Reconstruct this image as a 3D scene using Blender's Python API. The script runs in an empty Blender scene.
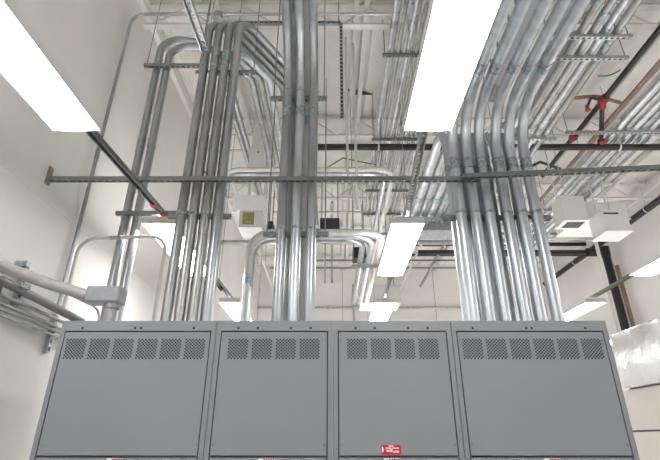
import bpy, bmesh, math, random
from mathutils import Vector, Matrix
random.seed(7)
C = bpy.context.scene.collection
EYE = 1.59; F = 459.0; CX = 332.0; CY = 230.0; TH = math.atan(210/459)
c_, s_ = math.cos(TH), math.sin(TH)

# ------------------------------------------------------------------ survey helper
def at(px, py, X=None, Y=None, Z=None):
    """pixel of the survey photo + one known world coordinate -> world point"""
    x = (px-CX)/F; v = (CY-py)/F
    d = Vector((x, c_-v*s_, s_+v*c_))
    if Y is not None: k = Y/d.y
    elif X is not None: k = X/d.x
    else: k = (Z-EYE)/d.z
    return Vector((d.x*k, d.y*k, d.z*k+EYE))

# ------------------------------------------------------------------ materials
def mat(name, col, rough=.5, metal=0.0, noise=0.0, nscale=8, col2=None, bump=0.0, bscale=60, emit=0, stretch=None, rnoise=0.0, spec=None, lo=.4, hi=.65):
    m = bpy.data.materials.new(name); m.use_nodes = True
    nt = m.node_tree; b = nt.nodes['Principled BSDF']
    b.inputs['Base Color'].default_value = (*col, 1)
    b.inputs['Roughness'].default_value = rough; b.inputs['Metallic'].default_value = metal
    if spec is not None: b.inputs['Specular IOR Level'].default_value = spec
    if emit:
        b.inputs['Emission Color'].default_value = (*col, 1); b.inputs['Emission Strength'].default_value = emit
    if noise or bump or rnoise:
        tc = nt.nodes.new('ShaderNodeTexCoord'); mp = nt.nodes.new('ShaderNodeMapping')
        nt.links.new(tc.outputs['Object'], mp.inputs[0])
        if stretch: mp.inputs['Scale'].default_value = stretch
    if noise:
        n = nt.nodes.new('ShaderNodeTexNoise'); n.inputs['Scale'].default_value = nscale; n.inputs['Detail'].default_value = 5
        nt.links.new(mp.outputs[0], n.inputs['Vector'])
        r = nt.nodes.new('ShaderNodeValToRGB')
        c2 = col2 or tuple(x*(1-noise) for x in col)
        r.color_ramp.elements[0].position = lo; r.color_ramp.elements[1].position = hi
        r.color_ramp.elements[0].color = (*c2, 1); r.color_ramp.elements[1].color = (*col, 1)
        nt.links.new(n.outputs['Fac'], r.inputs[0]); nt.links.new(r.outputs[0], b.inputs['Base Color'])
    if rnoise:
        n = nt.nodes.new('ShaderNodeTexNoise'); n.inputs['Scale'].default_value = nscale*1.7
        nt.links.new(mp.outputs[0], n.inputs['Vector'])
        q = nt.nodes.new('ShaderNodeMapRange'); q.inputs['To Min'].default_value = rough-rnoise; q.inputs['To Max'].default_value = rough+rnoise
        nt.links.new(n.outputs['Fac'], q.inputs[0]); nt.links.new(q.outputs[0], b.inputs['Roughness'])
    if bump:
        n = nt.nodes.new('ShaderNodeTexNoise'); n.inputs['Scale'].default_value = bscale; n.inputs['Detail'].default_value = 3
        nt.links.new(mp.outputs[0], n.inputs['Vector'])
        bp = nt.nodes.new('ShaderNodeBump'); bp.inputs['Strength'].default_value = bump; bp.inputs['Distance'].default_value = .02
        nt.links.new(n.outputs['Fac'], bp.inputs['Height']); nt.links.new(bp.outputs[0], b.inputs['Normal'])
    return m
M = dict(
 wall = mat('painted_plaster', (.80,.782,.765), .8, noise=.06, nscale=1.1, bump=.06, bscale=40),
 ceil = mat('painted_deck', (.80,.785,.765), .75, noise=.08, nscale=2.5),
 steelw = mat('painted_joist_steel', (.74,.73,.71), .55, noise=.10, nscale=5),
 floor = mat('sealed_concrete', (.78,.765,.74), .35, noise=.08, nscale=1.5),
 grey = mat('grey_cabinet_enamel', (.240,.263,.288), .42, noise=.05, nscale=1.2, bump=.02, bscale=300, rnoise=.04),
 greyf = mat('grey_fitting_enamel', (.36,.37,.40), .4, noise=.1, nscale=30),
 gal = mat('galvanised_conduit', (.50,.525,.545), .34, .88, noise=.22, nscale=2, rnoise=.05, stretch=(5,5,1)),
 gald = mat('weathered_conduit', (.45,.465,.465), .40, .85, noise=.25, nscale=2, rnoise=.05, stretch=(5,5,1)),
 galb = mat('bright_zinc_conduit', (.68,.72,.77), .37, .88, noise=.20, nscale=2, rnoise=.05, stretch=(6,6,.8)),
 cyan = mat('zinc_coupling_with_teal_dye', (.52,.56,.58), .35, .8, noise=.5, nscale=34, col2=(.25,.37,.40), lo=.42, hi=.58),
 strut = mat('strut_zinc', (.33,.35,.35), .38, .8, noise=.2, nscale=20),
 strutl = mat('strut_bright_zinc', (.52,.55,.56), .35, .75, noise=.2, nscale=20),
 paintp = mat('grey_painted_conduit', (.46,.44,.43), .45, .1, noise=.12, nscale=14),
 black = mat('black_iron_and_hole_shade', (.018,.018,.02), .4, 0, noise=.3, nscale=20),
 dark = mat('dark_enamel_and_slot_shade', (.045,.045,.055), .5, noise=.2, nscale=20),
 red = mat('red_fitting_paint', (.42,.025,.03), .4, noise=.3, nscale=30),
 copper = mat('brown_pipe_paint', (.36,.23,.18), .45, .2, noise=.25, nscale=10),
 white = mat('white_enamel', (.78,.78,.77), .4, noise=.04, nscale=4),
 whitec = mat('white_painted_conduit', (.70,.69,.67), .45, noise=.08, nscale=8),
 yellow = mat('yellow_label', (.62,.45,.05), .5, noise=.1, nscale=20),
 olive = mat('olive_paint', (.36,.34,.14), .5, noise=.2, nscale=30),
 screw = mat('dull_brass_screw', (.30,.24,.17), .4, .6, noise=.2, nscale=80),
 foil = mat('foil_duct_jacket', (.84,.85,.87), .22, .85, noise=.1, nscale=3, bump=.9, bscale=3.5, rnoise=.08),
 redl = mat('red_label_vinyl', (.60,.012,.03), .4, noise=.05, nscale=40),
 whitel = mat('white_label_vinyl', (.82,.82,.82), .5, noise=.03, nscale=40),
 lamp = mat('lit_lens', (1,.985,.96), .4, emit=9.0),
 upfill = mat('added_upward_glow', (1,.985,.96), .4, emit=11.0),  # glow added on the fixture tops to brighten ceiling and upper walls
 beige = mat('beige_panel_enamel', (.66,.62,.58), .5, noise=.05, nscale=3),
 greyc = mat('dark_grey_painted_conduit', (.24,.23,.235), .45, .2, noise=.15, nscale=12),
 green = mat('green_wire', (.03,.30,.18), .5, noise=.1, nscale=30),
)

# ------------------------------------------------------------------ mesh helpers
def obj(name, bm, m, parent=None, smooth=False):
    bmesh.ops.recalc_face_normals(bm, faces=bm.faces)
    me = bpy.data.meshes.new(name); bm.to_mesh(me); bm.free()
    if isinstance(m, (list, tuple)):
        for q in m: me.materials.append(q)
    else: me.materials.append(m)
    if smooth:
        for p in me.polygons: p.use_smooth = True
        try: me.set_sharp_from_angle(angle=math.radians(40))
        except Exception: pass
    o = bpy.data.objects.new(name, me); C.objects.link(o)
    if parent: o.parent = parent; o.matrix_parent_inverse = Matrix.Translation(-parent.location)
    return o
def tag(o, label, cat, group=None, kind=None):
    o['label'] = label; o['category'] = cat
    if group: o['group'] = group
    if kind: o['kind'] = kind
    return o
def thing(name, label, cat, loc=(0,0,0), group=None):
    o = bpy.data.objects.new(name, None); C.objects.link(o); o.location = loc; o.empty_display_size = .1
    return tag(o, label, cat, group)
def struct(name, bm, m, parent=None):
    o = obj(name, bm, m, parent)
    if not parent: o['kind'] = 'structure'
    return o
def box(bm, a, b, bev=0):
    a = Vector(a); b = Vector(b); lo = Vector(map(min, a, b)); hi = Vector(map(max, a, b))
    vs = [bm.verts.new((x, y, z)) for x in (lo.x, hi.x) for y in (lo.y, hi.y) for z in (lo.z, hi.z)]
    fs = [bm.faces.new([vs[i] for i in q]) for q in ((0,1,3,2),(4,6,7,5),(0,4,5,1),(2,3,7,6),(0,2,6,4),(1,5,7,3))]
    if bev:
        es = list({e for f in fs for e in f.edges})
        bmesh.ops.bevel(bm, geom=es, offset=bev, segments=2, affect='EDGES', profile=.6)
    return bm
def BX(a, b, bev=0): return box(bmesh.new(), a, b, bev)
def rounded(pts, R, n=8):
    pts = [Vector(p) for p in pts]; out = [pts[0]]
    for i in range(1, len(pts)-1):
        p = pts[i]; r_ = R[i-1] if isinstance(R, (list, tuple)) else R
        a = (pts[i-1]-p); b = (pts[i+1]-p); la, lb = a.length, b.length; a.normalize(); b.normalize()
        ang = a.angle(b)
        if ang > math.radians(178): continue
        t = min(r_/math.tan(ang/2), la*.49 if i > 1 else la*.95, lb*.49 if i < len(pts)-2 else lb*.95)
        rr = t*math.tan(ang/2)
        cen = p+(a+b).normalized()*(rr/math.sin(ang/2))
        u = (p+a*t)-cen; w = (p+b*t)-cen
        tot = u.angle(w); ax = u.cross(w).normalized()
        for k in range(n+1):
            out.append(cen+Matrix.Rotation(tot*k/n, 3, ax)@u)
    out.append(pts[-1]); return out
def sweep(bm, path, r, sides=14, cap=True, wall=0):
    prev = None; rings = []
    for i, p in enumerate(path):
        if i == 0: t = path[1]-p
        elif i == len(path)-1: t = p-path[i-1]
        else: t = (path[i+1]-p).normalized()+(p-path[i-1]).normalized()
        t.normalize()
        if prev is None:
            n = t.orthogonal().normalized()
        else:
            n = prev-t*prev.dot(t); n.normalize()
        prev = n; b = t.cross(n)
        rings.append([bm.verts.new(p+(n*math.cos(2*math.pi*k/sides)+b*math.sin(2*math.pi*k/sides))*r) for k in range(sides)])
    for A, B in zip(rings, rings[1:]):
        for k in range(sides): bm.faces.new((A[k], A[(k+1)%sides], B[(k+1)%sides], B[k]))
    if cap: bm.faces.new(rings[0][::-1]); bm.faces.new(rings[-1])
    return bm
def cyl(bm, a, b, r, sides=14): return sweep(bm, [Vector(a), Vector(b)], r, sides)
def along(path, d):
    for a, b in zip(path, path[1:]):
        L = (b-a).length
        if d <= L: return a+(b-a)*(d/L), (b-a).normalized()
        d -= L
    return path[-1], (path[-1]-path[-2]).normalized()

def conduit(name, label, cat, pts, r, m, R=.3, group=None, couplings=(), clamps=(), sides=14, cm=None, base=None):
    """one pipe run: pipe body, screw couplings and strut clamps as its parts"""
    path = rounded(pts, R)
    t = thing(name, label, cat, base if base is not None else path[0], group)
    obj('pipe', sweep(bmesh.new(), path, r, sides), m, t, True)
    for z in couplings:     # arc length along the run
        p, d = along(path, z)
        bm = bmesh.new(); cyl(bm, p-d*.055, p+d*.055, r+.004, sides)
        for e in (-.05, .05): cyl(bm, p+d*e-d*.005, p+d*e+d*.005, r+.0055, sides)
        obj('coupling', bm, cm or M['cyan'], t, True)
    for z in clamps:
        p, d = along(path, z)
        bm = bmesh.new(); cyl(bm, p-d*.011, p+d*.011, r+.005, sides)
        q = p+Vector((0, -r-.012, 0)); cyl(bm, q-Vector((.014, 0, 0)), q+Vector((.014, 0, 0)), .010, 8)
        box(bm, q-Vector((.006,.012,.012)), q+Vector((.006,.016,.012)))
        obj('pipe_clamp', bm, M['strutl'], t)
    return t

def strut_mesh(L, pitch=.06, slot=.038, hw=.0205, h=.041, closed=True):
    """slotted C channel along +X, slotted web facing -Z, open side +Z"""
    bm = bmesh.new(); n = max(1, int(L/pitch)); p = L/n; t = .0028; sw = .0135*hw/.0205
    def q(x0, x1, y0, y1, z0, z1): box(bm, (x0,y0,z0), (x1,y1,z1))
    q(0, L, -hw, -hw+t, 0, h); q(0, L, hw-t, hw, 0, h)
    q(0, L, -hw+t, -sw, 0, t); q(0, L, sw, hw-t, 0, t)
    for i in range(n):
        a = i*p; g = (p-slot)/2
        q(a, a+g, -sw, sw, 0, t); q(a+g+slot, a+p, -sw, sw, 0, t)
    q(0, L, -hw+t, -hw+.010, h-t, h); q(0, L, hw-.010, hw-t, h-t, h)
    if closed:  # dark fill behind the slots, its colour stands in for inner shade
        n0 = len(bm.faces); q(0, L, -hw+t, hw-t, h-t, h); q(0, L, -hw+t, hw-t, .010, .012); bm.faces.ensure_lookup_table()
        for f in bm.faces[n0:]: f.material_index = 1
    return bm
def strut(name, label, a, b, m=None, face='down', parent=None, group=None, part='strut_channel', **kw):
    """a to b; slotted web faces the given way"""
    a = Vector(a); b = Vector(b); d = (b-a); L = d.length; d.normalize()
    up = {'down': Vector((0,0,1)), 'up': Vector((0,0,-1)), 'front': Vector((0,1,0)), 'left': Vector((1,0,0)), 'right': Vector((-1,0,0))}[face]
    up = (up-d*up.dot(d)).normalized(); y = up.cross(d)
    mt = Matrix((d, y, up)).transposed().to_4x4(); mt.translation = a
    kw.setdefault('closed', face != 'up'); bm = strut_mesh(L, **kw); bm.transform(mt)
    mm = [m or M['strut'], M['dark']]  # second material is the painted shade inside the slots
    if parent: return obj(part, bm, mm, parent)
    o = obj(name, bm, mm); o.data.transform(Matrix.Translation(-a)); o.location = a
    return tag(o, label, 'strut', group)
def rod(bm, a, b, r=.006): return cyl(bm, a, b, r, 8)
ORD = ['first','second','third','fourth','fifth','sixth','seventh','eighth','ninth','tenth','eleventh','twelfth']

# ------------------------------------------------------------------ room shell
XL, XR, YB, YF, ZC = -2.52, 7.3, 15.0, -4.0, 6.99
struct('floor', BX((XL-.2, YF-.2, -.2), (XR+.2, YB+.2, 0)), M['floor'])
bm = BX((XL-.2, YF-.2, 0), (XL, YB+.2, ZC+.3))
struct('wall_left', bm, M['wall'])
struct('wall_right', BX((XR, YF-.2, 0), (XR+.2, YB+.2, ZC+.3)), M['wall'])
struct('wall_back', BX((XL, YB, 0), (XR, YB+.2, ZC+.3)), M['wall'])
struct('wall_front', BX((XL, YF-.2, 0), (XR, YF, ZC+.3)), M['wall'])
# fluted roof deck: shallow ribs running away from the viewer
bm = BX((XL, YF, ZC+.06), (XR, YB, ZC+.3))
x = XL+.05
while x < XR-.2:
    box(bm, (x, YF, ZC+.02), (x+.10, YB, ZC+.06)); x += .61
struct('ceiling', bm, M['ceil'])
struct('trim_1', BX((XL, YF, 3.50), (XL+.007, YB, 3.525)), M['wall'])                 # thin strip added along the edge of the lamps' direct light
struct('trim_2', BX((XL, YF, ZC-.22), (XL+.07, YB, ZC-.04)), M['wall'])               # ledger at head of wall
struct('trim_3', BX((XR-.07, YF, ZC-.22), (XR, YB, ZC-.04)), M['wall'])
for i, xx in enumerate((-1.2, .35, 1.9, 3.45, 5.0, 6.4)):
    struct('trim_%d' % (i+4), BX((xx, YB-.006, 0), (xx+.014, YB, ZC)), M['copper'])
struct('trim_10', BX((XR-.02, YF, 2.02), (XR, YB, 2.05)), M['dark'])

# open-web joists across the room
jl = ['nearest', 'second', 'third', 'fourth', 'farthest']
for j, y in enumerate((4.42, 6.85, 9.2, 11.5, 13.7)):
    t = thing('roof_joist', 'white open web steel roof joist under the deck, %s from the viewer' % jl[j], 'joist', (XL, y, ZC-.3), 'white open web roof joists')
    zt, zb = ZC-.02, ZC-.42
    bm = bmesh.new(); box(bm, (XL+.01, y-.05, zt-.04), (XR-.01, y+.05, zt)); obj('top_chord', bm, M['steelw'], t)
    bm = bmesh.new(); box(bm, (XL+.01, y-.045, zb), (XR-.01, y+.045, zb+.035)); obj('bottom_chord', bm, M['steelw'], t)
    bm = bmesh.new(); x = XL+.1; k = 0
    while x < XR-.5:
        a = Vector((x, y, zb+.03)) if k % 2 == 0 else Vector((x, y, zt-.04)); b = Vector((x+.42, y, zt-.04 if k % 2 == 0 else zb+.03))
        rod(bm, a, b, .013); x += .42; k += 1
    o = obj('web_bar', bm, M['steelw'], t)
# purlins running away from the viewer
px_ = [-1.55, -.35, .33, .47, 2.05, 3.4, 3.55, 5.35, 6.5]
for k, x in enumerate(px_):
    o = obj('roof_purlin', BX((x-.035, YF+.01, ZC-.10), (x+.035, YB-.01, ZC+.015)), M['steelw'])
    tag(o, 'white roof purlin running away under the deck, %s from the left wall' % ORD[k], 'purlin', 'white roof purlins')

# ------------------------------------------------------------------ switchgear cabinets
CB = [-1.762, -.750, .006, .774, 1.790]; YC = 2.98; CD = 1.20; CT = 2.30
ZPT, ZPB = 2.228, 1.504
VW, VH, VP_ = .128, .128, .1527
NC, NR = 12, 13
def vent_mesh():
    bm = bmesh.new(); a = VW/NC; b = VH/NR; dep = .002
    for i in range(NC):
        for j in range(NR):
            x0, z0 = i*a, j*b
            if (i+j) % 2 == 0:
                cxx, czz = x0+a/2, z0+b/2; n = 8; rr = a*.497
                oc = [(x0,z0),(cxx,z0),(x0+a,z0),(x0+a,czz),(x0+a,z0+b),(cxx,z0+b),(x0,z0+b),(x0,czz)]
                ov = [bm.verts.new((p, 0, q)) for p, q in oc]
                ang = [225,270,315,0,45,90,135,180]
                iv = [bm.verts.new((cxx+rr*(1.24 if t % 90 else 1)*math.cos(math.radians(t)), 0, czz+rr*(1.24 if t % 90 else 1)*math.sin(math.radians(t)))) for t in ang]
                dv = [bm.verts.new((v.co.x, dep, v.co.z)) for v in iv]
                for k in range(8):
                    l = (k+1) % 8
                    bm.faces.new((ov[k], ov[l], iv[l], iv[k])); bm.faces.new((iv[k], iv[l], dv[l], dv[k]))
            else:
                bm.faces.new([bm.verts.new(p) for p in ((x0,0,z0),(x0+a,0,z0),(x0+a,0,z0+b),(x0,0,z0+b))])
    bmesh.ops.remove_doubles(bm, verts=bm.verts, dist=1e-5)
    return bm
vm = None
TOPH = [[-1.622,-1.281,-1.242,-.899],[-.608,-.4826,-.267,-.139],[.153,.278,.494,.622],[.915,1.263,1.299,1.647]]
clab = ['wide grey switchgear cabinet at the left end of the row, under six vents',
        'narrow grey switchgear cabinet with four vents, second from the left',
        'narrow grey switchgear cabinet with a red warning label low on its panel',
        'wide grey switchgear cabinet at the right end of the row, beside the foil duct']
def disc(bm, c, r, y0, y1, n=12):
    cyl(bm, (c[0], y0, c[1]), (c[0], y1, c[1]), r, n)
for i in range(4):
    x0, x1 = CB[i]+.0015, CB[i+1]-.0015
    t = thing('switchgear_cabinet', clab[i], 'cabinet', ((x0+x1)/2, YC, 0), 'grey switchgear cabinets in a row')
    p0, p1 = x0+.036, x1-.037
    # carcass: sides, top, back, plinth
    bm = bmesh.new()
    box(bm, (x0, YC+.004, 0.09), (x0+.02, YC+CD, CT-.004)); box(bm, (x1-.02, YC+.004, .09), (x1, YC+CD, CT-.004))
    box(bm, (x0+.02, YC+CD-.01, .09), (x1-.02, YC+CD, CT-.004)); box(bm, (x0+.002, YC+.03, 0), (x1-.002, YC+CD-.03, .09))
    obj('carcass', bm, M['grey'], t)
    obj('top_plate', BX((x0, YC+.004, CT-.004), (x1, YC+CD, CT)), M['grey'], t)
    # front frame with holes punched as dark plugs set below the face
    bm = bmesh.new()
    box(bm, (x0, YC, .09), (p0-.007, YC+.02, ZPT+.006)); box(bm, (p1+.007, YC, .09), (x1, YC+.02, ZPT+.006))
    box(bm, (x0, YC, ZPT+.006), (x1, YC+.02, CT), .002); box(bm, (p0-.007, YC+.030, ZPB-.012), (p1+.007, YC+.04, ZPB+.002))
    # folded return down each side of the frame, gives the paired seam lines
    box(bm, (x0+.004, YC-.0015, .09), (x0+.011, YC, CT-.004)); box(bm, (x1-.011, YC-.0015, .09), (x1-.004, YC, CT-.004))
    obj('front_frame', bm, M['grey'], t)
    obj('interior_shade_backing', BX((p0-.02, YC+.06, .12), (p1+.02, YC+.065, ZPT+.02)), M['black'], t)  # black sheet behind the vents, painted darkness of the unlit interior
    for hx in TOPH[i]:
        bm = bmesh.new(); disc(bm, (hx, 2.252), .0085, YC-.0006, YC+.001); obj('lifting_hole', bm, M['black'], t)
    # upper cover panel with openings for the vents
    nv = 6 if i in (0, 3) else 4
    tot = nv*VP_-(VP_-VW); vx0 = (p0+p1)/2-tot/2-(.004 if i == 0 else 0); vz0 = 2.056
    yp = YC+.001
    bm = bmesh.new()
    box(bm, (p0, yp, ZPB+.004), (p1, yp+.004, vz0)); box(bm, (p0, yp, vz0+VH), (p1, yp+.004, ZPT-.002))
    xs = [p0]
    for k in range(nv): xs += [vx0+k*VP_, vx0+k*VP_+VW]
    xs.append(p1)
    for k in range(0, len(xs), 2): box(bm, (xs[k], yp, vz0), (xs[k+1], yp+.004, vz0+VH))
    pan = obj('cover_panel', bm, M['grey'], t)
    for k in range(nv):
        if vm is None:
            o = obj('vent_grille', vent_mesh(), M['grey'], pan); vm = o.data
        else:
            o = bpy.data.objects.new('vent_grille', vm); C.objects.link(o); o.parent = pan
        o.parent = pan; o.matrix_parent_inverse = Matrix.Identity(4)
        o.location = Vector((vx0+k*VP_, yp, vz0))-Vector(t.location)*0
    for sx in (p0+.014, p1-.014):
        for sz in (ZPT-.055, ZPB+.06):
            bm = bmesh.new(); disc(bm, (sx, sz), .006, yp-.0025, yp+.001, 10); obj('screw', bm, M['screw'], pan)
    # lower door, handle, hinges
    door = obj('door', BX((p0, yp, .12), (p1, yp+.02, ZPB-.008)), M['grey'], t)
    bm = BX((p1-.07, YC-.03, .95), (p1-.045, YC-.006, 1.13), .004); box(bm, (p1-.065, YC-.012, .985), (p1-.05, YC+.002, 1.0)); box(bm, (p1-.065, YC-.012, 1.08), (p1-.05, YC+.002, 1.095))
    obj('handle', bm, M['dark'], door)
    # small label with red heading on the top edge of the door
    lx = [-1.262, -.381, .349, 1.280][i]
    lb = obj('warning_label', BX((lx-.047, yp-.0012, ZPB-.115), (lx+.047, yp, ZPB-.012)), M['whitel'], door)
    lb['label'] = 'white label with red heading'
    bm = bmesh.new()
    for u, w_ in ((-.018,.012),(-.004,.011),(.009,.012),(.023,.010),(.035,.010)): box(bm, (lx+u, yp-.0018, ZPB-.030), (lx+u+w_, yp-.0012, ZPB-.014))
    obj('label_heading', bm, M['redl'], lb)
    if i == 2:
        a = (.288, yp-.0012, ZPB+.008); b = (.405, yp, ZPB+.060)
        lb = obj('warning_label', BX(a, b), M['redl'], pan); lb['label'] = 'red label with white print'
        bm = bmesh.new()
        for (u0, u1, w0, w1) in ((.38,.62,.83,.93),(.22,.50,.62,.72),(.56,.88,.62,.72),(.26,.62,.30,.40),(.66,.9,.30,.40),(.24,.48,.44,.5),(.6,.88,.2,.25),(.04,.10,.25,.8),(.10,.14,.4,.6),(.47,.57,.42,.58)):
            X0 = a[0]+(b[0]-a[0])*u0; X1 = a[0]+(b[0]-a[0])*u1; Z0 = a[2]+(b[2]-a[2])*w0; Z1 = a[2]+(b[2]-a[2])*w1
            box(bm, (X0, yp-.0018, Z0), (X1, yp-.0012, Z1))
        obj('label_print', bm, M['whitel'], lb)

# ------------------------------------------------------------------ ceiling light rows
LZ = EYE+1.95; LW, LL = .335, 1.58
rows = [(-1.77, 'left'), (.663, 'centre'), (3.95, 'right'), (5.9, 'far right')]
ys = [(-2.05, 0), (1.02, 0), (4.10, .09), (6.97, .17), (9.9, .25), (12.8, .33)]
lamp_src = None
def make_light(label, group):
    t = thing('ceiling_light', label, 'light', (0,0,0), group)
    bm = bmesh.new(); hw = LW/2
    # shallow tray housing with turned-down rims
    sec = [(-hw,0),(-hw,.052),(-hw+.06,.075),(hw-.06,.075),(hw,.052),(hw,0),(hw-.006,0),(hw-.006,.048),(-hw+.006,.048),(-hw+.006,0)]
    A = [bm.verts.new((x, 0, z)) for x, z in sec]; B = [bm.verts.new((x, LL, z)) for x, z in sec]
    for k in range(len(sec)): bm.faces.new((A[k], A[(k+1)%10], B[(k+1)%10], B[k]))
    bm.faces.new(A); bm.faces.new(B[::-1])
    obj('housing', bm, M['white'], t)
    bm = bmesh.new(); n = 8; ring = []
    for y in (.004, LL-.004):
        ring.append([bm.verts.new((-hw+.008+(LW-.016)*k/n, y, .012-.026*math.sin(math.pi*k/n)**.6 if 0<k<n else .012)) for k in range(n+1)]+[bm.verts.new((hw-.008, y, .03)), bm.verts.new((-hw+.008, y, .03))])
    m_ = n+3
    for k in range(m_): bm.faces.new((ring[0][k], ring[0][(k+1)%m_], ring[1][(k+1)%m_], ring[1][k]))
    bm.faces.new(ring[0][::-1]); bm.faces.new(ring[1])
    obj('lens', bm, M['lamp'], t)
    up = obj('added_uplight', BX((-hw+.075, .06, .0751), (hw-.075, LL-.06, .0785)), M['upfill'], t)  # added glowing plate, lifts the light on ceiling and upper walls
    for y in (-.006, LL):
        obj('end_cap', BX((-hw+.004, y, -.004), (hw-.004, y+.006, .07)), M['white'], t)
    for y in (.25, LL-.25):
        obj('mounting_clip', BX((-.1, y-.03, .0786), (.1, y+.03, .0803)), M['strutl'], t)
    return t
def copy_tree(o, parent=None):
    c = o.copy(); C.objects.link(c); c.parent = parent
    for ch in list(o.children): copy_tree(ch, c)
    return c
depthw = ['behind the viewer', 'nearest to the viewer', 'second away', 'third away', 'deep in the room', 'by the back wall']
seen = {('left',1): 'lit linear ceiling light at the upper left corner, largest over the wall side',
        ('left',2): 'lit linear ceiling light with a yellow strip, behind the left wall conduits',
        ('left',3): 'lit linear ceiling light low behind the four tall conduits, just above the cabinets',
        ('centre',1): 'big lit linear ceiling light overhead, touching the top edge right of centre',
        ('centre',2): 'lit linear ceiling light in mid air beside the tall six conduits',
        ('centre',3): 'small lit linear ceiling light just above the third cabinet',
        ('right',2): 'lit linear ceiling light at the right edge below the white box',
        ('right',3): 'lit linear ceiling light just right of the six tall conduits, above the end cabinet',
        ('far right',3): 'lit linear ceiling light over the foil duct at the right edge'}
src = None
for rx, rn in rows:
    for k, (yy, dx) in enumerate(ys):
        lab = seen.get((rn, k)); 
        if lab is None: lab = 'lit linear ceiling light of the %s row, %s' % (rn, depthw[k])
        if src is None: src = o = make_light(lab, 'linear ceiling lights')
        else: o = copy_tree(src); o['label'] = lab
        o.location = (rx+dx-(.045 if rn == 'left' and k == 2 else 0), yy, LZ)
        if (rn, k) == ('left', 2):
            s = obj('label_strip', BX((rx+dx-.13, yy-.0085, LZ-.002), (rx+dx+.13, yy-.006, LZ+.014)), M['yellow'], o); s['label'] = 'yellow label strip'
# light-row support channels (open side down)
for rx, rn in rows:
    for k in range(len(ys)-1):
        pass
    a = Vector((rx-.0, YF+.02, LZ+.0805+.041)); pts = [(rx, YF+.02), (rx, 2.62), (rx+.09, 4.12), (rx+.17, 7.0), (rx+.36, YB-.02)]
    t = thing('light_channel', 'galvanised strut channel carrying the %s row of ceiling lights' % rn, 'strut', (rx, YF+.02, LZ+.08), 'light row support channels')
    for (xa, ya), (xb, yb) in zip(pts, pts[1:]):
        strut('', '', (xa, ya, LZ+.0805+.041), (xb, yb, LZ+.0805+.041), M['strut'], 'up', t, hw=.027, slot=.02)
    for k, yy in enumerate((-3, -.2, 3.0, 6.3, 9.4, 12.4)):
        if (rn == 'left' and k == 2) or (rn == 'right' and k in (2, 3)): continue
        xx = rx
        for (xa, ya), (xb, yb) in zip(pts, pts[1:]):
            if ya <= yy <= yb: xx = xa+(xb-xa)*(yy-ya)/(yb-ya)
        bm = bmesh.new(); rod(bm, (xx, yy, LZ+.12), (xx, yy, ZC+.018), .0045); obj('threaded_rod', bm, M['strut'], t)
    if rn == 'left':
        s = obj('tag', BX((rx+.04, 3.86, LZ+.078), (rx+.10, 3.92, LZ+.125)), M['redl'], t); s['label'] = 'red tag'
        s = obj('tag', BX((rx+.075, 4.02, LZ+.070), (rx+.125, 4.085, LZ+.079)), M['redl'], t); s['label'] = 'red tag'

# ------------------------------------------------------------------ long horizontal struts
ZS = EYE+2.09
t = strut('slotted_strut', 'long slotted strut spanning from the left wall in front of all the tall conduits', (XL+.02, 3.505, ZS-.015), (1.30, 3.505, ZS-.015), M['strut'])
s = obj('end_bracket', BX((XL+.001, 3.480, ZS-.045), (XL+.02, 3.53, ZS+.13)), M['olive'], t); s.matrix_parent_inverse = Matrix.Translation(-t.location)
box_ = at(700, 169, Z=ZS)
strut('slotted_strut', 'slotted strut rising to the right edge, lapped onto the long level strut', (1.13, 3.462, ZS-.013), box_+Vector((0,0,.01)), M['strut'])

def trapeze(label, x0, x1, y, z, drop, m=None, face='down', rods=True, group=None):
    t = thing('strut_hanger', label, 'strut', (x0, y, z), group)
    strut('', '', (x0, y, z), (x1, y, z), m or M['strut'], face, t)
    if rods:
        for x in (x0+.03, x1-.03):
            bm = bmesh.new(); rod(bm, (x, y, z+.02), (x, y, drop), .0055); obj('threaded_rod', bm, M['strut'], t)
            bm = bmesh.new(); cyl(bm, (x, y, z-.012), (x, y, z-.001), .012, 6); obj('nut', bm, M['strutl'], t)
    return t
Ztop = ZC+.02

# ------------------------------------------------------------------ cluster A : two conduits by the left wall
YR = 3.745
YR = 4.25; zA = [EYE+4.62, EYE+4.50]
for k, X in enumerate((-2.125, -2.005)):
    pts = [(X, YR, 0.0), (X, YR, zA[k]), ([-1.54,-1.42][k], YR+.12, zA[k]), ([-1.54,-1.42][k], 9.2, zA[k])]
    conduit('conduit', ['leftmost of the two grey conduits arching over beside the left wall', 'right one of the two grey conduits arching over beside the left wall'][k], 'conduit',
            pts, .043, M['gal'], .24, 'conduit pair beside the left wall', couplings=(4.6,), clamps=(3.67, 5.69), cm=M['gal'])
trapeze('slotted strut behind the conduit pair by the left wall, upper one below their arches', -2.25, -1.50, 4.184, EYE+4.06, Ztop, M['strut'])
trapeze('slotted strut across the conduit pair by the left wall, lower one above the ceiling light', -2.20, -1.45, 4.184, EYE+2.08, Ztop, M['strut'], rods=False)
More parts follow.
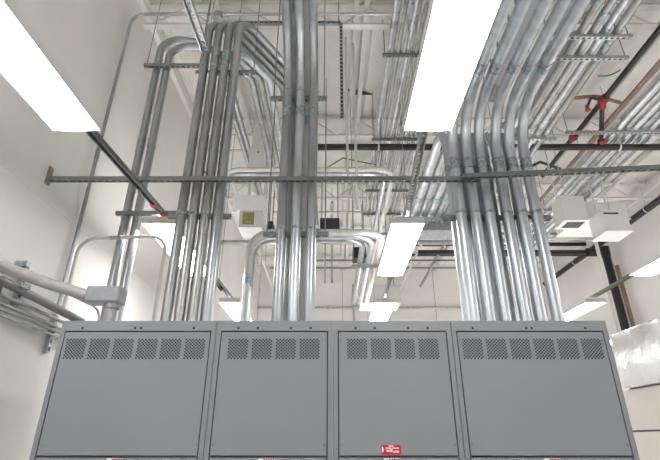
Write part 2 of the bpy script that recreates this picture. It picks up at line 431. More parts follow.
# ------------------------------------------------------------------ cluster B : four arching conduits and three behind
zB = EYE+4.22; BX_ = [-1.318, -1.213, -1.105, -.998]
for k, X in enumerate(BX_):
    pts = [(X, 3.6, CT), (X, 3.6, zB), (X+.67, 4.7, zB), (X+.67, 9.6, zB)]
    conduit('conduit', '%s of the four front conduits rising from the left cabinet and arching away' % ('leftmost','second from left','third from left','rightmost')[k], 'conduit',
            pts, .0415, M['gald'] if k != 3 else M['gal'], .24, 'four arching conduits over the left cabinet', couplings=(3.0-.05*k+.02, 5.6), clamps=(1.09, 2.78), cm=M['gal'] if k % 2 else M['cyan'])
zB2 = EYE+3.93
for k, X in enumerate((-1.262, -1.158, -1.05)):
    pts = [(X, 3.75, CT), (X, 3.75, zB2-.0), (X+.30, 4.25, zB2), (X+.30, 7.6, zB2)]
    conduit('conduit', '%s of the three conduits standing behind the four arching ones' % ('leftmost','middle','rightmost')[k], 'conduit',
            pts, .042, (M['gal'], M['gald'], M['galb'])[k], .22, 'rear conduits behind the four arching ones', couplings=(1.9,), clamps=(1.09,), cm=M['gal'])
trapeze('slotted strut behind the four arching conduits, upper one near their bends', -1.42, -.79, 3.67, EYE+3.46, Ztop, M['strut'])
trapeze('slotted strut behind the four arching conduits, lower one below the long strut', -1.46, -.90, 3.67, EYE+1.79, Ztop, M['strut'], rods=False)
# ------------------------------------------------------------------ cluster C
zCc = EYE+3.76
for k, X in enumerate((-.437, -.310, -.180)):
    pts = [(X, 3.6, CT), (X, 3.6, zCc), (X, -3.0, zCc)]
    conduit('conduit', '%s of the three front conduits rising from the second cabinet to the top edge' % ('left one','middle one','right one')[k], 'conduit',
            pts, .044, (M['gal'], M['galb'], M['gal'])[k], .75, 'three tall conduits over the second cabinet', couplings=(2.20, 3.55), clamps=(.95, 2.45))
for k, X in enumerate((-.372, -.245)):
    pts = [(X, 3.75, CT), (X, 3.75, zCc+.14), (X, -3.0, zCc+.14)]
    conduit('conduit', '%s of the two conduits standing behind the three tall ones' % ('left','right')[k], 'conduit',
            pts, .040, M['gald'] if not k else M['whitec'], .85, 'rear pair behind the three tall conduits', couplings=(2.2,), clamps=(), cm=M['gal'])
trapeze('dark slotted strut crossing behind the three tall conduits, upper one', -.62, -.05, 3.67, EYE+3.12, Ztop, M['strut'])
trapeze('dark slotted strut crossing behind the three tall conduits, lower one', -.60, -.03, 3.67, EYE+1.615, EYE+3.1, M['strut'])
# ------------------------------------------------------------------ cluster F : six big front conduits and rear ones
zF = EYE+2.87; FX = [1.130, 1.256, 1.382, 1.536, 1.664, 1.792]
for k, X in enumerate(FX):
    pts = [(X, 3.6, CT), (X, 3.6, zF), (X+.02, -3.0, zF)]
    conduit('conduit', '%s of the front six thick conduits on the right cabinet' % ('leftmost','second from left','third from left','fourth from left','fifth from left','rightmost')[k], 'conduit',
            pts, .047, M['galb'], .46, 'six thick conduits over the right cabinet', couplings=(1.60, 2.62), clamps=(1.10,), sides=18)
for k, X in enumerate((1.130, 1.245, 1.360, 1.478, 1.598, 1.718)):
    pts = [(X, 3.765, CT), (X, 3.765, zF+.02), (X+.02, 6.0, zF+.02)]; R = .30
    conduit('conduit', '%s thick conduit of the rear row behind the front six, turning away at its top' % ('leftmost','second','third','fourth','fifth','rightmost')[k], 'conduit',
            pts, .047, M['gal'] if k % 2 else M['galb'], R, 'rear row of thick conduits over the right cabinet', couplings=(1.62, 3.6), clamps=(), sides=16)
trapeze('slotted strut clamped across the six thick conduits', .98, 1.95, 3.680, EYE+1.78, EYE+2.5, M['strut'], rods=False)
trapeze('strut hanger holding the conduits that turn away behind the ceiling light', 1.03, 1.85, 5.75, zF-.09, Ztop, M['strutl'])

t = thing('pull_box', 'pale grey pull box behind the middle light, taking the conduits that turn away', 'junction box', (1.45, 6.0, zF-.1))
obj('enclosure', BX((1.04, 6.001, zF-.12), (1.86, 6.35, zF+.16), .004), M['strutl'], t)
obj('lid', BX((1.05, 6.01, zF-.127), (1.85, 6.34, zF-.12)), M['strutl'], t)
for x in (1.10, 1.80):
    bm = bmesh.new(); rod(bm, (x, 6.2, zF+.155), (x, 6.2, zF+1.6), .006); obj('hanger_rod', bm, M['strut'], t)
# ------------------------------------------------------------------ D arch : three conduits in mid distance
zD = EYE+2.31
for k in range(3):
    y = 5.12+.115*k; xe = .63-.115*k; xs_ = -1.0+.0*k
    pts = [(xs_, y, 0), (xs_, y, zD), (xe, y, zD), (xe, 8.3, zD)]
    conduit('conduit', '%s of three conduits crossing behind the tall ones, then bending away' % ('nearest','middle','farthest')[k], 'conduit', pts, .040, (M['whitec'], M['galb'], M['gal'])[k], .26,
            'three conduits crossing in mid distance', couplings=(3.3, 4.6), clamps=())
trapeze('small strut hanger under the three conduits where they run away', .28, .72, 6.15, zD-.085, Ztop, M['strutl'])
for k in range(2):
    z = EYE+3.42-.0*k; y = 5.45+.13*k
    pts = [(-1.50, y, 2.4), (-1.50, y, z), (.86-.1*k, y, z), (.86-.1*k, 9.2, z)]
    conduit('conduit', '%s of two pale conduits crossing just above the long strut' % ('nearer','farther')[k], 'conduit', pts, .036, M['galb'] if k else M['whitec'], .22, 'pale conduit pair above the long strut', couplings=(2.3,))

# ------------------------------------------------------------------ E : ceiling run of thin conduits
for k in range(10):
    X = .772+.083*k; z = EYE+4.80
    conduit('conduit', '%s from the left of ten thin conduits running away beside the overhead light' % ORD[k], 'conduit', [(X, -3.2, z), (X, 9.7, z)], .027, (M['galb'], M['gald'], M['gal'])[k % 3], .1,
            'ten thin conduits near the ceiling', couplings=(7.4+.35*(k % 4), 10.6-.3*(k % 3)), sides=10, cm=M['gal'])
for n, y in enumerate((-.5, 4.68, 6.6, 8.4, 9.5)):
    trapeze('strut hanger under the ten thin ceiling conduits, %s from the viewer' % ORD[n], .69, 1.60, y, EYE+4.80-.027-.043, Ztop, M['strut'], group='hangers of the thin ceiling conduits')
# ------------------------------------------------------------------ G : upper right conduits
for k in range(6):
    X = 2.42+.128*k; z = EYE+4.0
    conduit('conduit', '%s from the left of six conduits running overhead at the upper right' % ORD[k], 'conduit', [(X, -3.2, z), (X, 8.6, z)], .040, (M['gal'], M['galb'], M['gald'])[k % 3], .1,
            'six overhead conduits at the upper right', couplings=(6.0+.2*k, 8.5), sides=12)
trapeze('slotted strut under the six upper right conduits, nearer of the visible two', 2.30, 3.22, 3.62, z-.083, Ztop, M['strutl'])
trapeze('slotted strut under the six upper right conduits, farther of the visible two', 2.22, 3.36, 3.92, z-.083, Ztop, M['strutl'])
trapeze('slotted strut under the six upper right conduits, small one by the thick conduits', 2.30, 3.22, 5.45, z-.083, Ztop, M['strutl'])
trapeze('slotted strut under the six upper right conduits, above the viewer', 2.30, 3.22, 0.5, z-.083, Ztop, M['strutl'])
# ------------------------------------------------------------------ H : far right conduits
for k in range(6):
    X = 4.34+.125*k; z = EYE+4.31
    conduit('conduit', '%s from the left of six conduits slanting down from the right edge' % ORD[k], 'conduit', [(X, -3.0, z), (X, 10.4, z)], (.040,.034,.042,.030,.040,.030)[k], (M['galb'], M['gal'], M['galb'], M['gald'], M['galb'], M['gal'])[k], .1,
            'six conduits at the right edge', couplings=(7.2+.3*k, 10.0), sides=12, cm=M['gal'])
for n, y in enumerate((1.5, 5.72, 8.3)):
    trapeze('strut hanger under the six right edge conduits, %s from the viewer' % ORD[n], 3.55 if n == 1 else 4.30, 5.6 if n == 1 else 5.12, y, EYE+4.31-.086, Ztop, M['strutl'], group='hangers of the right edge conduits')
conduit('copper_pipe', 'brown pipe running away overhead beside the black sprinkler branch', 'pipe', [(4.245, -2.0, EYE+4.45), (4.245, 9.0, EYE+4.45)], .032, M['copper'], .1)
conduit('white_pipe', 'white pipe running away overhead next to the brown pipe', 'pipe', [(4.33, -2.0, EYE+4.45), (4.33, 6.5, EYE+4.45)], .03, M['whitec'], .1)

# ------------------------------------------------------------------ sprinkler piping
zM = EYE+4.2; yM = 6.04
t = conduit('sprinkler_main', 'black sprinkler main crossing the whole room above the long strut', 'pipe', [(-.22, yM, zM), (XR-.005, yM, zM)], .052, M['black'], .1)
for x in (.733, 2.75, 4.5275):
    bm = bmesh.new(); cyl(bm, (x-.012, yM, zM), (x+.012, yM, zM), .058, 14); rod(bm, (x, yM, zM+.05), (x, yM, ZC+.02), .006); obj('pipe_hanger', bm, M['whitec'], t)
zb_ = EYE+4.62
t = conduit('sprinkler_branch', 'thin black sprinkler branch with red couplings at the upper right', 'pipe', [(4.05, -1.5, zb_), (4.05, 7.6, zb_)], .038, M['black'], .1)
for y in (5.42, 6.35):
    bm = bmesh.new(); cyl(bm, (4.05, y-.07, zb_), (4.05, y+.07, zb_), .056, 12); cyl(bm, (4.05, y-.015, zb_), (4.05, y+.015, zb_), .072, 8)
    for e in (-1, 1): cyl(bm, (4.05+e*.05, y-.02, zb_-.02), (4.05+e*.05, y+.02, zb_-.02), .016, 8)
    s = obj('coupling', bm, M['red'], t); s['label'] = 'red coupling'
bm = bmesh.new(); A = Vector((4.05, 5.46, zb_-.02)); B = Vector((4.25, yM, zM+.03)); cyl(bm, A, B, .034, 12); obj('drop_pipe', bm, M['black'], t, True)
for f, l in ((.06, .05), (.93, .05)):
    q = A+(B-A)*f; d = (B-A).normalized(); bm = bmesh.new(); cyl(bm, q-d*l, q+d*l, .052, 10); s = obj('coupling', bm, M['red'], t); s['label'] = 'red coupling'
bm = bmesh.new(); sweep(bm, rounded([(4.05, 5.44, zb_), (3.86, 5.40, zb_+.02), (3.76, 5.40, zb_-.16)], .05), .02, 8); obj('sprinkler_arm', bm, M['black'], t, True)
bm = bmesh.new(); cyl(bm, (3.76, 5.40, zb_-.20), (3.76, 5.40, zb_-.13), .026, 8); cyl(bm, (3.76, 5.40, zb_-.215), (3.76, 5.40, zb_-.205), .042, 10); s = obj('sprinkler_head', bm, M['red'], t)
for y in (3.2, 7.3, .4):
    bm = bmesh.new(); cyl(bm, (4.05, y-.012, zb_), (4.05, y+.012, zb_), .045, 12); rod(bm, (4.05, y, zb_+.03), (4.05, y, ZC+.02), .005); obj('pipe_hanger', bm, M['whitec'], t)

def wing(pts, z, th=.012):
    bm = bmesh.new(); a = [bm.verts.new(p) for p in pts]; b = [bm.verts.new(Vector(p)+Vector((0, 0, th))) for p in pts]
    bm.faces.new(a); bm.faces.new(b[::-1])
    for k in range(len(pts)): l = (k+1) % len(pts); bm.faces.new((a[k], a[l], b[l], b[k]))
    return bm
# torn deck openings / dark insulation gaps seen near the roof
dk = [((348, 90), (362, 92), (372, 95), (356, 95), (350, 94)), ]
for pts in dk:
    o = obj('loose_insulation', wing([at(*p, Z=ZC-.03) for p in pts], 0, .03), M['dark']); tag(o, 'dark torn strip of insulation below the deck by the overhead light', 'insulation')
o = obj('roof_brace', sweep(bmesh.new(), rounded([at(575, 98, Z=ZC-.46), at(596, 96, Z=ZC-.46), at(625, 104, Z=ZC-.46)], .4), .028, 8), M['copper']); tag(o, 'rust brown bent strap above the red sprinkler coupling', 'brace')
o = obj('roof_brace', sweep(bmesh.new(), [at(532, 166, Z=ZC-.46), at(540, 162, Z=ZC-.46), at(560, 169, Z=ZC-.46)], .03, 8), M['dark']); tag(o, 'dark bent strap under the black main, right of the thick conduits', 'brace')
o = obj('roof_brace', sweep(bmesh.new(), [at(322, 171, Z=ZC-.46), at(343, 158, Z=ZC-.46), at(376, 165, Z=ZC-.46)], .014, 8), M['copper']); tag(o, 'brown slanting brace below the black main near the centre', 'brace')
o = obj('green_wire', sweep(bmesh.new(), rounded([at(598, 76, Z=ZC-.1), at(612, 76, Z=ZC-.1), at(620, 70, Z=ZC-.1)], .2), .012, 6), M['green']); tag(o, 'short green wire hanging under the deck at the upper right', 'wire')

# right wall fire riser and mains
t = conduit('fire_riser', 'thick black standpipe rising on the right wall', 'pipe', [(6.98, 10.9, 0), (6.98, 10.9, EYE+4.50)], .095, M['black'], .1)
bm = bmesh.new(); cyl(bm, (6.98, 10.9, EYE+4.25), (6.98, 10.9, EYE+4.50), .12, 14); cyl(bm, (6.5, 10.9, EYE+4.36), (6.98, 10.9, EYE+4.36), .11, 14); obj('tee_fitting', bm, M['black'], t, True)
conduit('fire_main', 'black main running along the right wall to the standpipe', 'pipe', [(6.93, 3.0, EYE+4.62), (6.93, 14.3, EYE+4.62)], .075, M['black'], .1)
t = C.objects.get('fire_main')
for y in (8.35, 7.2):
    bm = bmesh.new(); cyl(bm, (6.93, y-.07, EYE+4.62), (6.93, y+.07, EYE+4.62), .10, 14); s = obj('coupling', bm, M['red'], t); s['label'] = 'red coupling'
for y in (9.0, 12.3):
    bm = bmesh.new(); cyl(bm, (6.93, y-.012, EYE+4.62), (6.93, y+.012, EYE+4.62), .082, 14); rod(bm, (6.93, y, EYE+4.7), (6.93, y, ZC+.02), .008); obj('pipe_hanger', bm, M['whitec'], t)
conduit('cross_pipe', 'black pipe crossing far back to the top of the standpipe', 'pipe', [(2.2, 10.9, EYE+4.36), (6.49, 10.9, EYE+4.36)], .062, M['black'], .1)
conduit('cross_pipe', 'thin black pipe far back behind the middle light, upper of two', 'pipe', [(1.5, 12.2, EYE+5.13), (XR-.002, 12.2, EYE+5.13)], .055, M['black'], .1)
conduit('cross_pipe', 'thin dark pipe far back behind the middle light, lower of two', 'pipe', [(1.5, 12.2, EYE+4.80), (XR-.002, 12.2, EYE+4.80)], .035, M['dark'], .1)
conduit('copper_pipe', 'brown vertical pipe on the right wall beside the black standpipe', 'pipe', [(7.18, 10.9, 0), (7.18, 10.9, EYE+4.0)], .05, M['copper'], .1)
conduit('white_pipe', 'slim white vertical pipe in front of the black standpipe', 'pipe', [(5.62, 9.0, 0), (5.62, 9.0, Ztop)], .035, M['whitec'], .1)
0 and conduit('threaded_rod_brace', 'slim slanting olive brace rod right of the thick conduits', 'rod', [at(548, 250, Y=9.5), at(572, 236, Y=9.5)], .02, M['olive'], .1)

# ------------------------------------------------------------------ white equipment boxes (right)
def equip(label, a, b, slot=None, grille=False, rods=()):
    a = Vector(a); b = Vector(b)
    t = thing('air_unit', label, 'air unit', ((a.x+b.x)/2, (a.y+b.y)/2, a.z))
    obj('casing', BX(a, b, .006), M['white'], t)
    cx_, cy_ = (a.x+b.x)/2, (a.y+b.y)/2
    obj('base_flange', BX((a.x-.02, a.y-.02, a.z-.012), (b.x+.02, b.y+.02, a.z+.01), .003), M['white'], t)
    if grille:
        g = obj('intake_grille', BX((a.x+.06, a.y+.05, a.z-.016), (b.x-.05, b.y-.05, a.z-.012)), M['dark'], t); g['label'] = 'dark square grille'
        bm = bmesh.new(); n = 7
        for k in range(n):
            y = a.y+.06+(b.y-a.y-.12)*k/(n-1); box(bm, (a.x+.06, y-.004, a.z-.021), (b.x-.05, y+.004, a.z-.016))
        obj('louver', bm, M['strut'], g)
    if slot:
        s = obj('name_slot', BX((slot[0], a.y-.005, slot[2]), (slot[1], a.y, slot[3])), M['black'], t); s['label'] = 'black slot'
    for x in rods:
        bm = bmesh.new(); rod(bm, (x, cy_, b.z-.01), (x, cy_, Ztop), .010); obj('hanger_rod', bm, M['whitec'], t)
    return t
equip('white box shaped air unit with a dark grille underneath, left of two', (3.95, 7.0, EYE+3.39), (4.36, 7.34, EYE+3.86), grille=True, rods=(3.975, 4.145))
equip('larger white air unit with a black slot on its front, right of two', (4.60, 7.0, EYE+3.19), (5.03, 7.42, EYE+3.60), slot=(4.63, 4.88, EYE+3.50, EYE+3.53), rods=(4.6525, 4.9025))
equip('tall pale duct box behind the white air unit with the black slot', (4.56, 7.7, EYE+3.75), (5.55, 8.5, EYE+4.10), rods=(4.6525, 5.45))
# left-centre white unit with olive control
t = thing('fan_unit', 'white ceiling unit with an olive green control panel, between the conduit groups', 'unit', (-1.2, 6.2, EYE+2.8))
zz = EYE
bm = bmesh.new(); sec = [(6.0, zz+3.07), (5.94, zz+3.28), (6.5, zz+3.28), (6.5, zz+3.07)]
for f in (0,):
    A = [bm.verts.new((-1.45, y, z)) for y, z in sec]; B = [bm.verts.new((-1.0, y, z)) for y, z in sec]
    for k in range(4): bm.faces.new((A[k], A[(k+1)%4], B[(k+1)%4], B[k]))
    bm.faces.new(A); bm.faces.new(B[::-1])
obj('hood', bm, M['white'], t)
obj('lower_box', BX((-1.36, 6.02, zz+2.80), (-1.02, 6.45, zz+3.07), .004), M['whitec'], t)
s = obj('control_panel', BX((-1.30, 6.0, zz+2.84), (-1.14, 6.02, zz+3.03)), M['olive'], t); s['label'] = 'olive green panel'
bm = bmesh.new(); box(bm, (-1.25, 5.992, zz+2.86), (-1.22, 6.0, zz+2.89)); box(bm, (-1.20, 5.992, zz+2.86), (-1.175, 6.0, zz+2.885)); obj('indicator', bm, M['yellow'], s)
for x in (-1.28, -1.03):
    bm = bmesh.new(); box(bm, (x-.02, 6.2, zz+3.28), (x+.02, 6.24, Ztop)); obj('hanger_strap', bm, M['whitec'], t)
obj('side_latch', BX((-1.47, 5.99, zz+3.03), (-1.40, 6.03, zz+3.10), .004), M['white'], t)
# tapered perforated bracket
t = thing('hanger_bracket', 'white tapered perforated bracket hanging above the unit with the olive panel', 'bracket', at(256, 180, Y=5.85))
pts = [at(246, 180, Y=5.85), at(267, 180, Y=5.85), at(260, 112, Y=5.85), at(257, 112, Y=5.85)]
bm = bmesh.new(); A = [bm.verts.new(p) for p in pts]; B = [bm.verts.new(p+Vector((0,.03,0))) for p in pts]
bm.faces.new(A); bm.faces.new(B[::-1])
for k in range(4): l = (k+1) % 4; bm.faces.new((A[k], A[l], B[l], B[k]))
obj('plate', bm, M['white'], t)
for p in ((258,152),(259,169),(262,169),(256,178),(260,178),(264,178),(252,178)):
    q = at(*p, Y=5.848); bm = bmesh.new(); cyl(bm, q, q+Vector((0,.004,0)), .013, 8); obj('bolt_hole', bm, M['black'], t)
q = at(258.5, 112, Y=5.865); bm = bmesh.new(); rod(bm, q-Vector((0,0,.1)), (q.x, q.y, Ztop), .012); obj('hanger_rod', bm, M['whitec'], t)
# junction boxes etc in the middle distance
def jbox(label, a, b, m, rodm=None):
    a = Vector(a); b = Vector(b); t = thing('junction_box', label, 'junction box', ((a.x+b.x)/2, a.y, a.z))
    obj('enclosure', BX(a, b, .004), m, t); obj('lid', BX((a.x+.01, a.y+.01, a.z-.006), (b.x-.01, b.y-.01, a.z)), m, t)
    for x in (a.x+.03, b.x-.03):
        bm = bmesh.new(); rod(bm, (x, (a.y+b.y)/2, b.z-.005), (x, (a.y+b.y)/2, Ztop), .012); obj('hanger_rod', bm, rodm or M['strut'], t)
    return t
a = at(320, 228.5, Y=8.6); b = at(339.5, 218, Y=8.6); jbox('dark grey junction box hanging right of the three tall conduits', a, (b.x, 8.9, b.z), M['dark'])
a = at(266, 233, Y=8.6); b = at(273, 221, Y=8.6); jbox('small dark box partly hidden left of the three tall conduits', a, (b.x, 8.9, b.z), M['dark'])
a = at(353, 257, Y=9.8); b = at(366, 247, Y=9.8); jbox('black box enclosed by the bend of the three crossing conduits', a, (b.x, 10.2, b.z), M['black'])
t = thing('air_diffuser', 'wide white air diffuser box hanging behind the middle light', 'air diffuser', at(383, 302, Y=10))
a = at(361, 303, Y=10); b = at(400, 287, Y=10)
obj('casing', BX(a, (b.x, 10.7, b.z), .01), M['white'], t); obj('rim', BX((a.x-.03, 9.98, b.z-.0), (b.x+.03, 10.72, b.z+.05)), M['whitec'], t)
for x in (a.x+.1, b.x-.1):
    bm = bmesh.new(); rod(bm, (x, 10.3, b.z+.05), (x, 10.3, Ztop), .012); obj('hanger_rod', bm, M['strut'], t)
# grey box above the end of the upper right conduits (between the thick conduits)
q0 = at(535, 92, Z=EYE+4.3); q1 = at(560, 82, Z=EYE+4.3)
jbox('grey box above the thick conduits beside the upper right run', (2.16, q0.y-.35, EYE+4.25), (2.36, q0.y+.15, EYE+4.5), M['greyf'])
a = at(461, 60, Z=EYE+3.9); jbox('long grey box seen between the thick overhead conduits', (1.90, 2.9, EYE+3.9), (2.08, 4.3, EYE+4.1), M['greyf'])
# round box on the near ceiling conduit
t = thing('junction_box', 'round grey junction box on the thin conduit above the arching conduits', 'junction box', at(218, 16, Y=4.06))
q = at(218, 16, Y=4.06); bm = bmesh.new(); cyl(bm, q+Vector((0,0,-.05)), q+Vector((0,0,.04)), .055, 16); obj('body', bm, M['greyf'], t, True)
bm = bmesh.new(); cyl(bm, q+Vector((0,0,-.056)), q+Vector((0,0,-.05)), .06, 16); obj('lid', bm, M['strut'], t)

# ------------------------------------------------------------------ thin conduits on the left wall
xw = XL+.03; yw = 4.06
p_top = at(136, 14, X=xw+.0)
ztp = EYE+4.80
conduit('wall_conduit', 'thin grey conduit climbing the left wall and turning across at the top', 'conduit', [(XL+.001, yw, 2.66), (xw+.02, yw, 2.66), (xw+.02, yw, ztp), (.9, yw, ztp)], .019, M['gal'], [.04, .16], couplings=(1.7,), cm=M['gal'])
conduit('wall_conduit', 'thin grey conduit arching from the left wall down to the left cabinet', 'conduit', [(XL+.001, yw+.08, 2.66), (xw+.02, yw+.08, 2.66), (xw+.02, yw+.08, EYE+1.80), (-1.60, yw+.02, EYE+1.80), (-1.60, yw+.02, CT)], .017, M['whitec'], [.04, .16, .16], couplings=(1.05,), cm=M['gal'])
t = thing('strut_hanger', 'broad bright channel slanting down from the top edge left of the four arches', 'strut', at(205, 50, Z=EYE+3.55))
a, b = at(186, -6, Z=EYE+3.55), at(206, 50, Z=EYE+3.55)
strut('', '', a, b, M['strutl'], 'up', t, hw=.04, h=.045)
for q in (a.lerp(b, .15), a.lerp(b, .9)):
    bm = bmesh.new(); rod(bm, q+Vector((0,0,-.005)), (q.x, q.y, Ztop), .0055); obj('threaded_rod', bm, M['strut'], t)
# near-top cross strut and its perforated drop
t = thing('strut_hanger', 'grey strut near the top behind the three tall conduits, with a perforated drop', 'strut', (-.9, 4.3, EYE+4.9))
a = at(235, 22, Y=4.28); b = at(341, 21, Y=4.28)
strut('', '', a, (b.x, 4.28, a.z), M['strut'], 'front', t)
strut('', '', (b.x, 4.30, a.z+.02), (b.x, 4.30, at(338, 116, Y=4.30).z), M['strutl'], 'front', t, part='perforated_drop')
bm = bmesh.new(); rod(bm, (a.x+.05, 4.30, a.z), (a.x+.05, 4.30, Ztop), .006); obj('threaded_rod', bm, M['strut'], t)
bm = bmesh.new(); rod(bm, (b.x-.03, 4.30, a.z), (b.x-.03, 4.30, Ztop), .006); obj('threaded_rod', bm, M['strut'], t)
# slim white drops in the centre
for k, px in enumerate((346.5, 354.5)):
    q = at(px, 100, Y=5.0)
    conduit('hanging_pipe', 'slim white hanging pipe in the centre, %s of two right of the tall conduits' % ('left','right')[k], 'pipe', [(q.x, 5.0, EYE+3.0 if k == 0 else EYE+2.55), (q.x, 5.0, Ztop)], .017, M['whitec'], .1, 'slim white vertical pipes')
q = at(325, 120, Y=5.0)
conduit('hanging_rod', 'thin hanging rod just right of the three tall conduits', 'rod', [(q.x, 5.85, EYE+1.9), (q.x, 5.85, Ztop)], .009, M['strutl'], .1)
for k, (px, y) in enumerate(((222, 4.9), (282, 9.4), (392, 11.0), (420, 7.6))):
    q = at(px, 200, Y=y)
    conduit('hanging_rod', 'thin hanging rod in the far clutter, %s from the left' % ORD[k], 'rod', [(q.x, y, EYE+.45*y), (q.x, y, Ztop)], .007, M['strutl'], .1, 'thin hanging rods')

# middle distance cross members
conduit('cross_pipe', 'grey pipe crossing level below the three crossing conduits', 'pipe', [(-2.4, 8.7, EYE+3.70), (3.6, 8.7, EYE+3.70)], .05, M['gal'], .1)
conduit('cross_pipe', 'thin white pipe crossing at the joist level near the black main', 'pipe', [(XL+.01, 7.3, EYE+5.0), (1.0, 7.3, EYE+5.0)], .03, M['whitec'], .1)
conduit('cross_pipe', 'thin white pipe crossing below the long strut', 'pipe', [(-1.4, 9.6, EYE+4.85), (2.8, 9.6, EYE+4.85)], .03, M['whitec'], .1)
conduit('cross_pipe', 'thin grey conduit on the back wall low above the cabinets', 'pipe', [(XL+.05, 14.96, EYE+4.0), (4.4, 14.96, EYE+4.0)], .035, M['gal'], .1)
conduit('wall_conduit', 'thin vertical conduit on the back wall over the third cabinet', 'conduit', [(.72, 14.96, 0), (.72, 14.96, 6.4)], .03, M['gal'], .1)
conduit('wall_conduit', 'thin vertical conduit on the back wall left of the tall conduits', 'conduit', [(-1.6, 14.96, 0), (-1.6, 14.96, 6.4)], .03, M['gal'], .1)
for k, (x, y0, y1, z) in enumerate(((2.0, 8.4, 13.5, 5.0), (2.35, 7.2, 14.2, 4.7), (.0, 9.2, 14.6, 4.9), (-.55, 8.8, 14.2, 4.7), (3.0, 9.4, 14.4, 4.75), (-1.95, 5.4, 14, 4.55))):
    t = conduit('far_conduit', 'distant conduit running to the back wall under the joists, %s of six' % ORD[k], 'conduit', [(x, y0, EYE+z), (x, YB-.002, EYE+z)], .035, (M['gal'], M['whitec'])[k % 2], .1, 'distant conduits under the joists', sides=10)
    for y in (y0+.3, 12.6):
        bm = bmesh.new(); cyl(bm, (x, y-.012, EYE+z), (x, y+.012, EYE+z), .041, 12); rod(bm, (x, y, EYE+z+.035), (x, y, Ztop), .006); obj('pipe_hanger', bm, M['strut'], t)
for k, (y, z, x0, x1) in enumerate(((10.2, 4.55, 1.2, 5.5), (11.9, 4.5, -.9, 3.9), (13.2, 4.75, -1.9, 4.6))):
    strut('slotted_strut', 'distant crossing strut hung under the joists, %s of three' % ORD[k], (x0, y, EYE+z), (x1, y, EYE+z), M['strut'], group='distant crossing struts')
for k, (p, q, Y) in enumerate((((208, 178), (190, 143), 7.5), ((160, 130), (184, 178), 7.2), ((222, 290), (213, 276), 6.5))):
    conduit('wall_brace', ('thin brace rod slanting between the pairs of left conduits', 'thin brace rod slanting on the left wall by the conduit pair', 'short black rod above the cabinets, right of the four arching conduits')[k], 'rod',
            [at(*p, Y=Y), at(*q, Y=Y)], (.012,.02,.03)[k], (M['strut'], M['gal'], M['black'])[k], .1)

# ------------------------------------------------------------------ lower left conduits and fittings
P0 = at(-60, 236, X=-2.36); P1 = at(24, 277, X=-2.30); P2 = at(90, 296, Y=3.42)
pw = P2.copy()
t = conduit('thick_conduit', 'thick grey painted conduit coming in from the left edge to the cabinet fitting', 'conduit', [P0, P1, P2], .042, M['paintp'], .5, sides=18)
t = thing('pull_elbow', 'grey cast pull elbow fitting standing over the left cabinet corner', 'fitting', (-1.66, 3.42, CT))
d = (P2-P1).normalized()
bm = bmesh.new(); box(bm, (P2.x, 3.35, P2.z-.062), (P2.x+.255, 3.49, P2.z+.062), .012); obj('body', bm, M['greyf'], t, False)
obj('cover', BX((P2.x+.01, 3.344, P2.z-.055), (P2.x+.245, 3.351, P2.z+.055), .003), M['greyf'], t)
bm = bmesh.new(); cyl(bm, P2-d*.03, P2+d*.01, .056, 18); obj('hub', bm, M['greyf'], t, True)
xh = P2.x+.185
bm = bmesh.new(); cyl(bm, (xh, 3.42, P2.z-.10), (xh, 3.42, P2.z-.055), .056, 18); obj('hub', bm, M['greyf'], t, True)
bm = bmesh.new(); cyl(bm, (xh, 3.42, CT), (xh, 3.42, P2.z-.09), .040, 18); obj('nipple', bm, M['paintp'], t, True)
bm = bmesh.new(); cyl(bm, (xh, 3.42, CT), (xh, 3.42, CT+.025), .055, 8); obj('locknut', bm, M['strutl'], t)
t = conduit('thick_conduit', 'dark thick conduit slanting down under the grey painted one to the cabinet corner', 'conduit', [Vector((-2.44, 3.225, at(9, 284, X=-2.44).z)), at(40, 300, X=-2.44), at(82, 322, X=-2.30)], .034, M['greyc'], .2, sides=16)
# wall clamps holding them
t = strut('slotted_strut', 'short upright strut on the left wall clamping the two thick conduits', (XL+.042, at(24, 280, X=XL+.04).y, EYE+.95), (XL+.042, at(24, 280, X=XL+.04).y, EYE+1.32), M['strutl'], 'right')
for k, (px, py) in enumerate(((22, 264), (26, 274), (23, 287))):
    q = at(px, py, X=-2.40); bm = bmesh.new(); box(bm, q-Vector((.05,.02,.02)), q+Vector((.05,.02,.02))); cyl(bm, q-Vector((0,.035,0)), q+Vector((0,.035,0)), .012, 8)
    s = obj('clamp_bolt', bm, M['cyan'], t); s.matrix_parent_inverse = Matrix.Translation(-t.location)
for k, (a, b, r) in enumerate((((6, 297), (60, 319.5), .017), ((2, 304), (60, 326), .017), ((0, 309), (60, 331), .012), ((-4, 313.5), (60, 337), .012))):
    A = at(*a, X=XL+.06); B = at(*b, X=XL+.06); dd = (B-A).normalized(); zavg = A.z
    conduit('wall_conduit', '%s of four thin conduits low on the left wall behind the cabinet corner' % ('topmost','second from top','third from top','lowest')[k], 'conduit',
            [(XL+.06, -1.0, zavg), (XL+.06, 7.0, zavg)], r*.85, M['strut'], .1, 'thin conduits low on the left wall', sides=10)
q = at(59, 318, X=XL+.06)
strut('slotted_strut', 'short upright strut on the left wall holding the thin conduits by the cabinet corner', (XL+.0415, q.y, 2.28), (XL+.0415, q.y, 2.62), M['strutl'], 'right')
conduit('wall_conduit', 'very thin grey conduit above the thick painted one on the left wall', 'conduit', [at(-30, 243, X=XL+.056), at(42, 281, X=XL+.056), at(100, 309, Y=4.3), at(104, 312, Y=4.3)+Vector((0,0,-.5))], .011, M['gal'], .1)
o = obj('wall_box', BX((XL+.002, 2.7, EYE+.80), (-2.40, 3.22, EYE+1.06), .006), M['dark'])
t = tag(o, 'dark box cut by the left edge below the thick conduit', 'box')

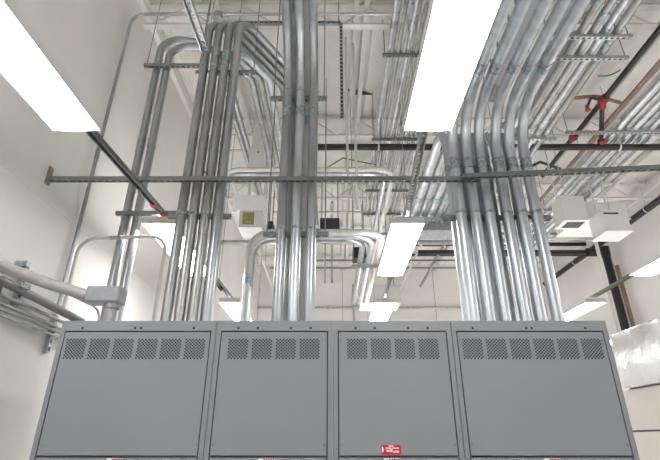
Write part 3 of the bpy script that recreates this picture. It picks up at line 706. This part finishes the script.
# ------------------------------------------------------------------ foil-jacketed duct (right)
x0, x1, y0, y1, z0, z1 = 4.23, 5.15, 1.0, 7.0, EYE+.66, EYE+1.47
t = thing('foil_duct', 'shiny foil wrapped duct at the right edge beyond the end cabinet', 'duct', (x0, y0, z0))
bm = bmesh.new(); nx, ny = 8, 40; rnd = random.Random(3)
prof = []
pr = [(x0, z0+.08), (x0, z0+.4), (x0, z1-.08), (x0+.02, z1-.02), (x0+.08, z1), (x1-.08, z1), (x1, z1-.08), (x1, z0+.08), (x1-.08, z0), (x0+.08, z0), (x0+.02, z0+.02)]
rings = []
for j in range(ny+1):
    y = y0+(y1-y0)*j/ny; ph = math.sin(j*1.7)*.012+math.sin(j*.63)*.015
    rings.append([bm.verts.new((px+(ph+rnd.uniform(-.006,.006) if px < x0+.05 else 0), y, pz+rnd.uniform(-.006, .006))) for px, pz in pr])
for A, B in zip(rings, rings[1:]):
    for k in range(len(pr)): l = (k+1) % len(pr); bm.faces.new((A[k], A[l], B[l], B[k]))
bm.faces.new(rings[0]); bm.faces.new(rings[-1][::-1])
obj('jacket', bm, M['foil'], t, True)
for y in (2.4, 4.2, 5.6):
    bm = bmesh.new()
    for k in range(len(pr)):
        l = (k+1) % len(pr); p = Vector((pr[k][0], y, pr[k][1])); q = Vector((pr[l][0], y, pr[l][1])); cc = Vector(((x0+x1)/2, y, (z0+z1)/2))
        p = cc+(p-cc)*1.035; q = cc+(q-cc)*1.035; cyl(bm, p, q, .006, 6)
    obj('tape_seam', bm, M['foil'], t)
# beige air handler standing under the duct
t = thing('air_handler', 'beige panelled air handler cabinet under the foil duct at the right edge', 'air handler', (4.9, 4.4, 0))
a0, a1, c0, c1, h1 = 4.25, 5.4, 1.6, 7.25, z0-.008
obj('casing', BX((a0, c0, .08), (a1, c1, h1), .01), M['beige'], t)
obj('base_rail', BX((a0+.03, c0+.03, 0), (a1-.03, c1-.03, .08)), M['dark'], t)
n = 4
for k in range(n):
    u0 = c0+.03+(c1-c0-.06)*k/n; u1 = c0+.03+(c1-c0-.06)*(k+1)/n-.02
    obj('side_panel', BX((a0-.012, u0, .14), (a0, u1, 1.69), .003), M['beige'], t)
    obj('side_panel', BX((a0-.012, u0, 1.715), (a0, u1, h1-.03), .003), M['beige'], t)
obj('seam_strip', BX((a0-.008, c0+.01, 1.692), (a0, c1-.01, 1.713)), M['dark'], t)

# ------------------------------------------------------------------ world, camera, view
w = bpy.data.worlds.new('world'); bpy.context.scene.world = w; w.use_nodes = True
w.node_tree.nodes['Background'].inputs[0].default_value = (.8,.85,.9,1); w.node_tree.nodes['Background'].inputs[1].default_value = .3
cam = bpy.data.cameras.new('camera'); co = bpy.data.objects.new('camera', cam); C.objects.link(co)
co.location = (0, 0, EYE); co.rotation_euler = (math.pi/2+TH, 0, 0)
cam.sensor_width = 36; cam.lens = F/660*36; cam.shift_x = -2/660; cam.clip_start = .05; cam.clip_end = 100
sc = bpy.context.scene; sc.camera = co
sc.view_settings.view_transform = 'Standard'; sc.view_settings.look = 'None'; sc.view_settings.gamma = 1; sc.view_settings.use_curve_mapping = False
sc.view_settings.exposure = 0.95
sc.cycles.max_bounces = 10; sc.cycles.diffuse_bounces = 8; sc.cycles.glossy_bounces = 4
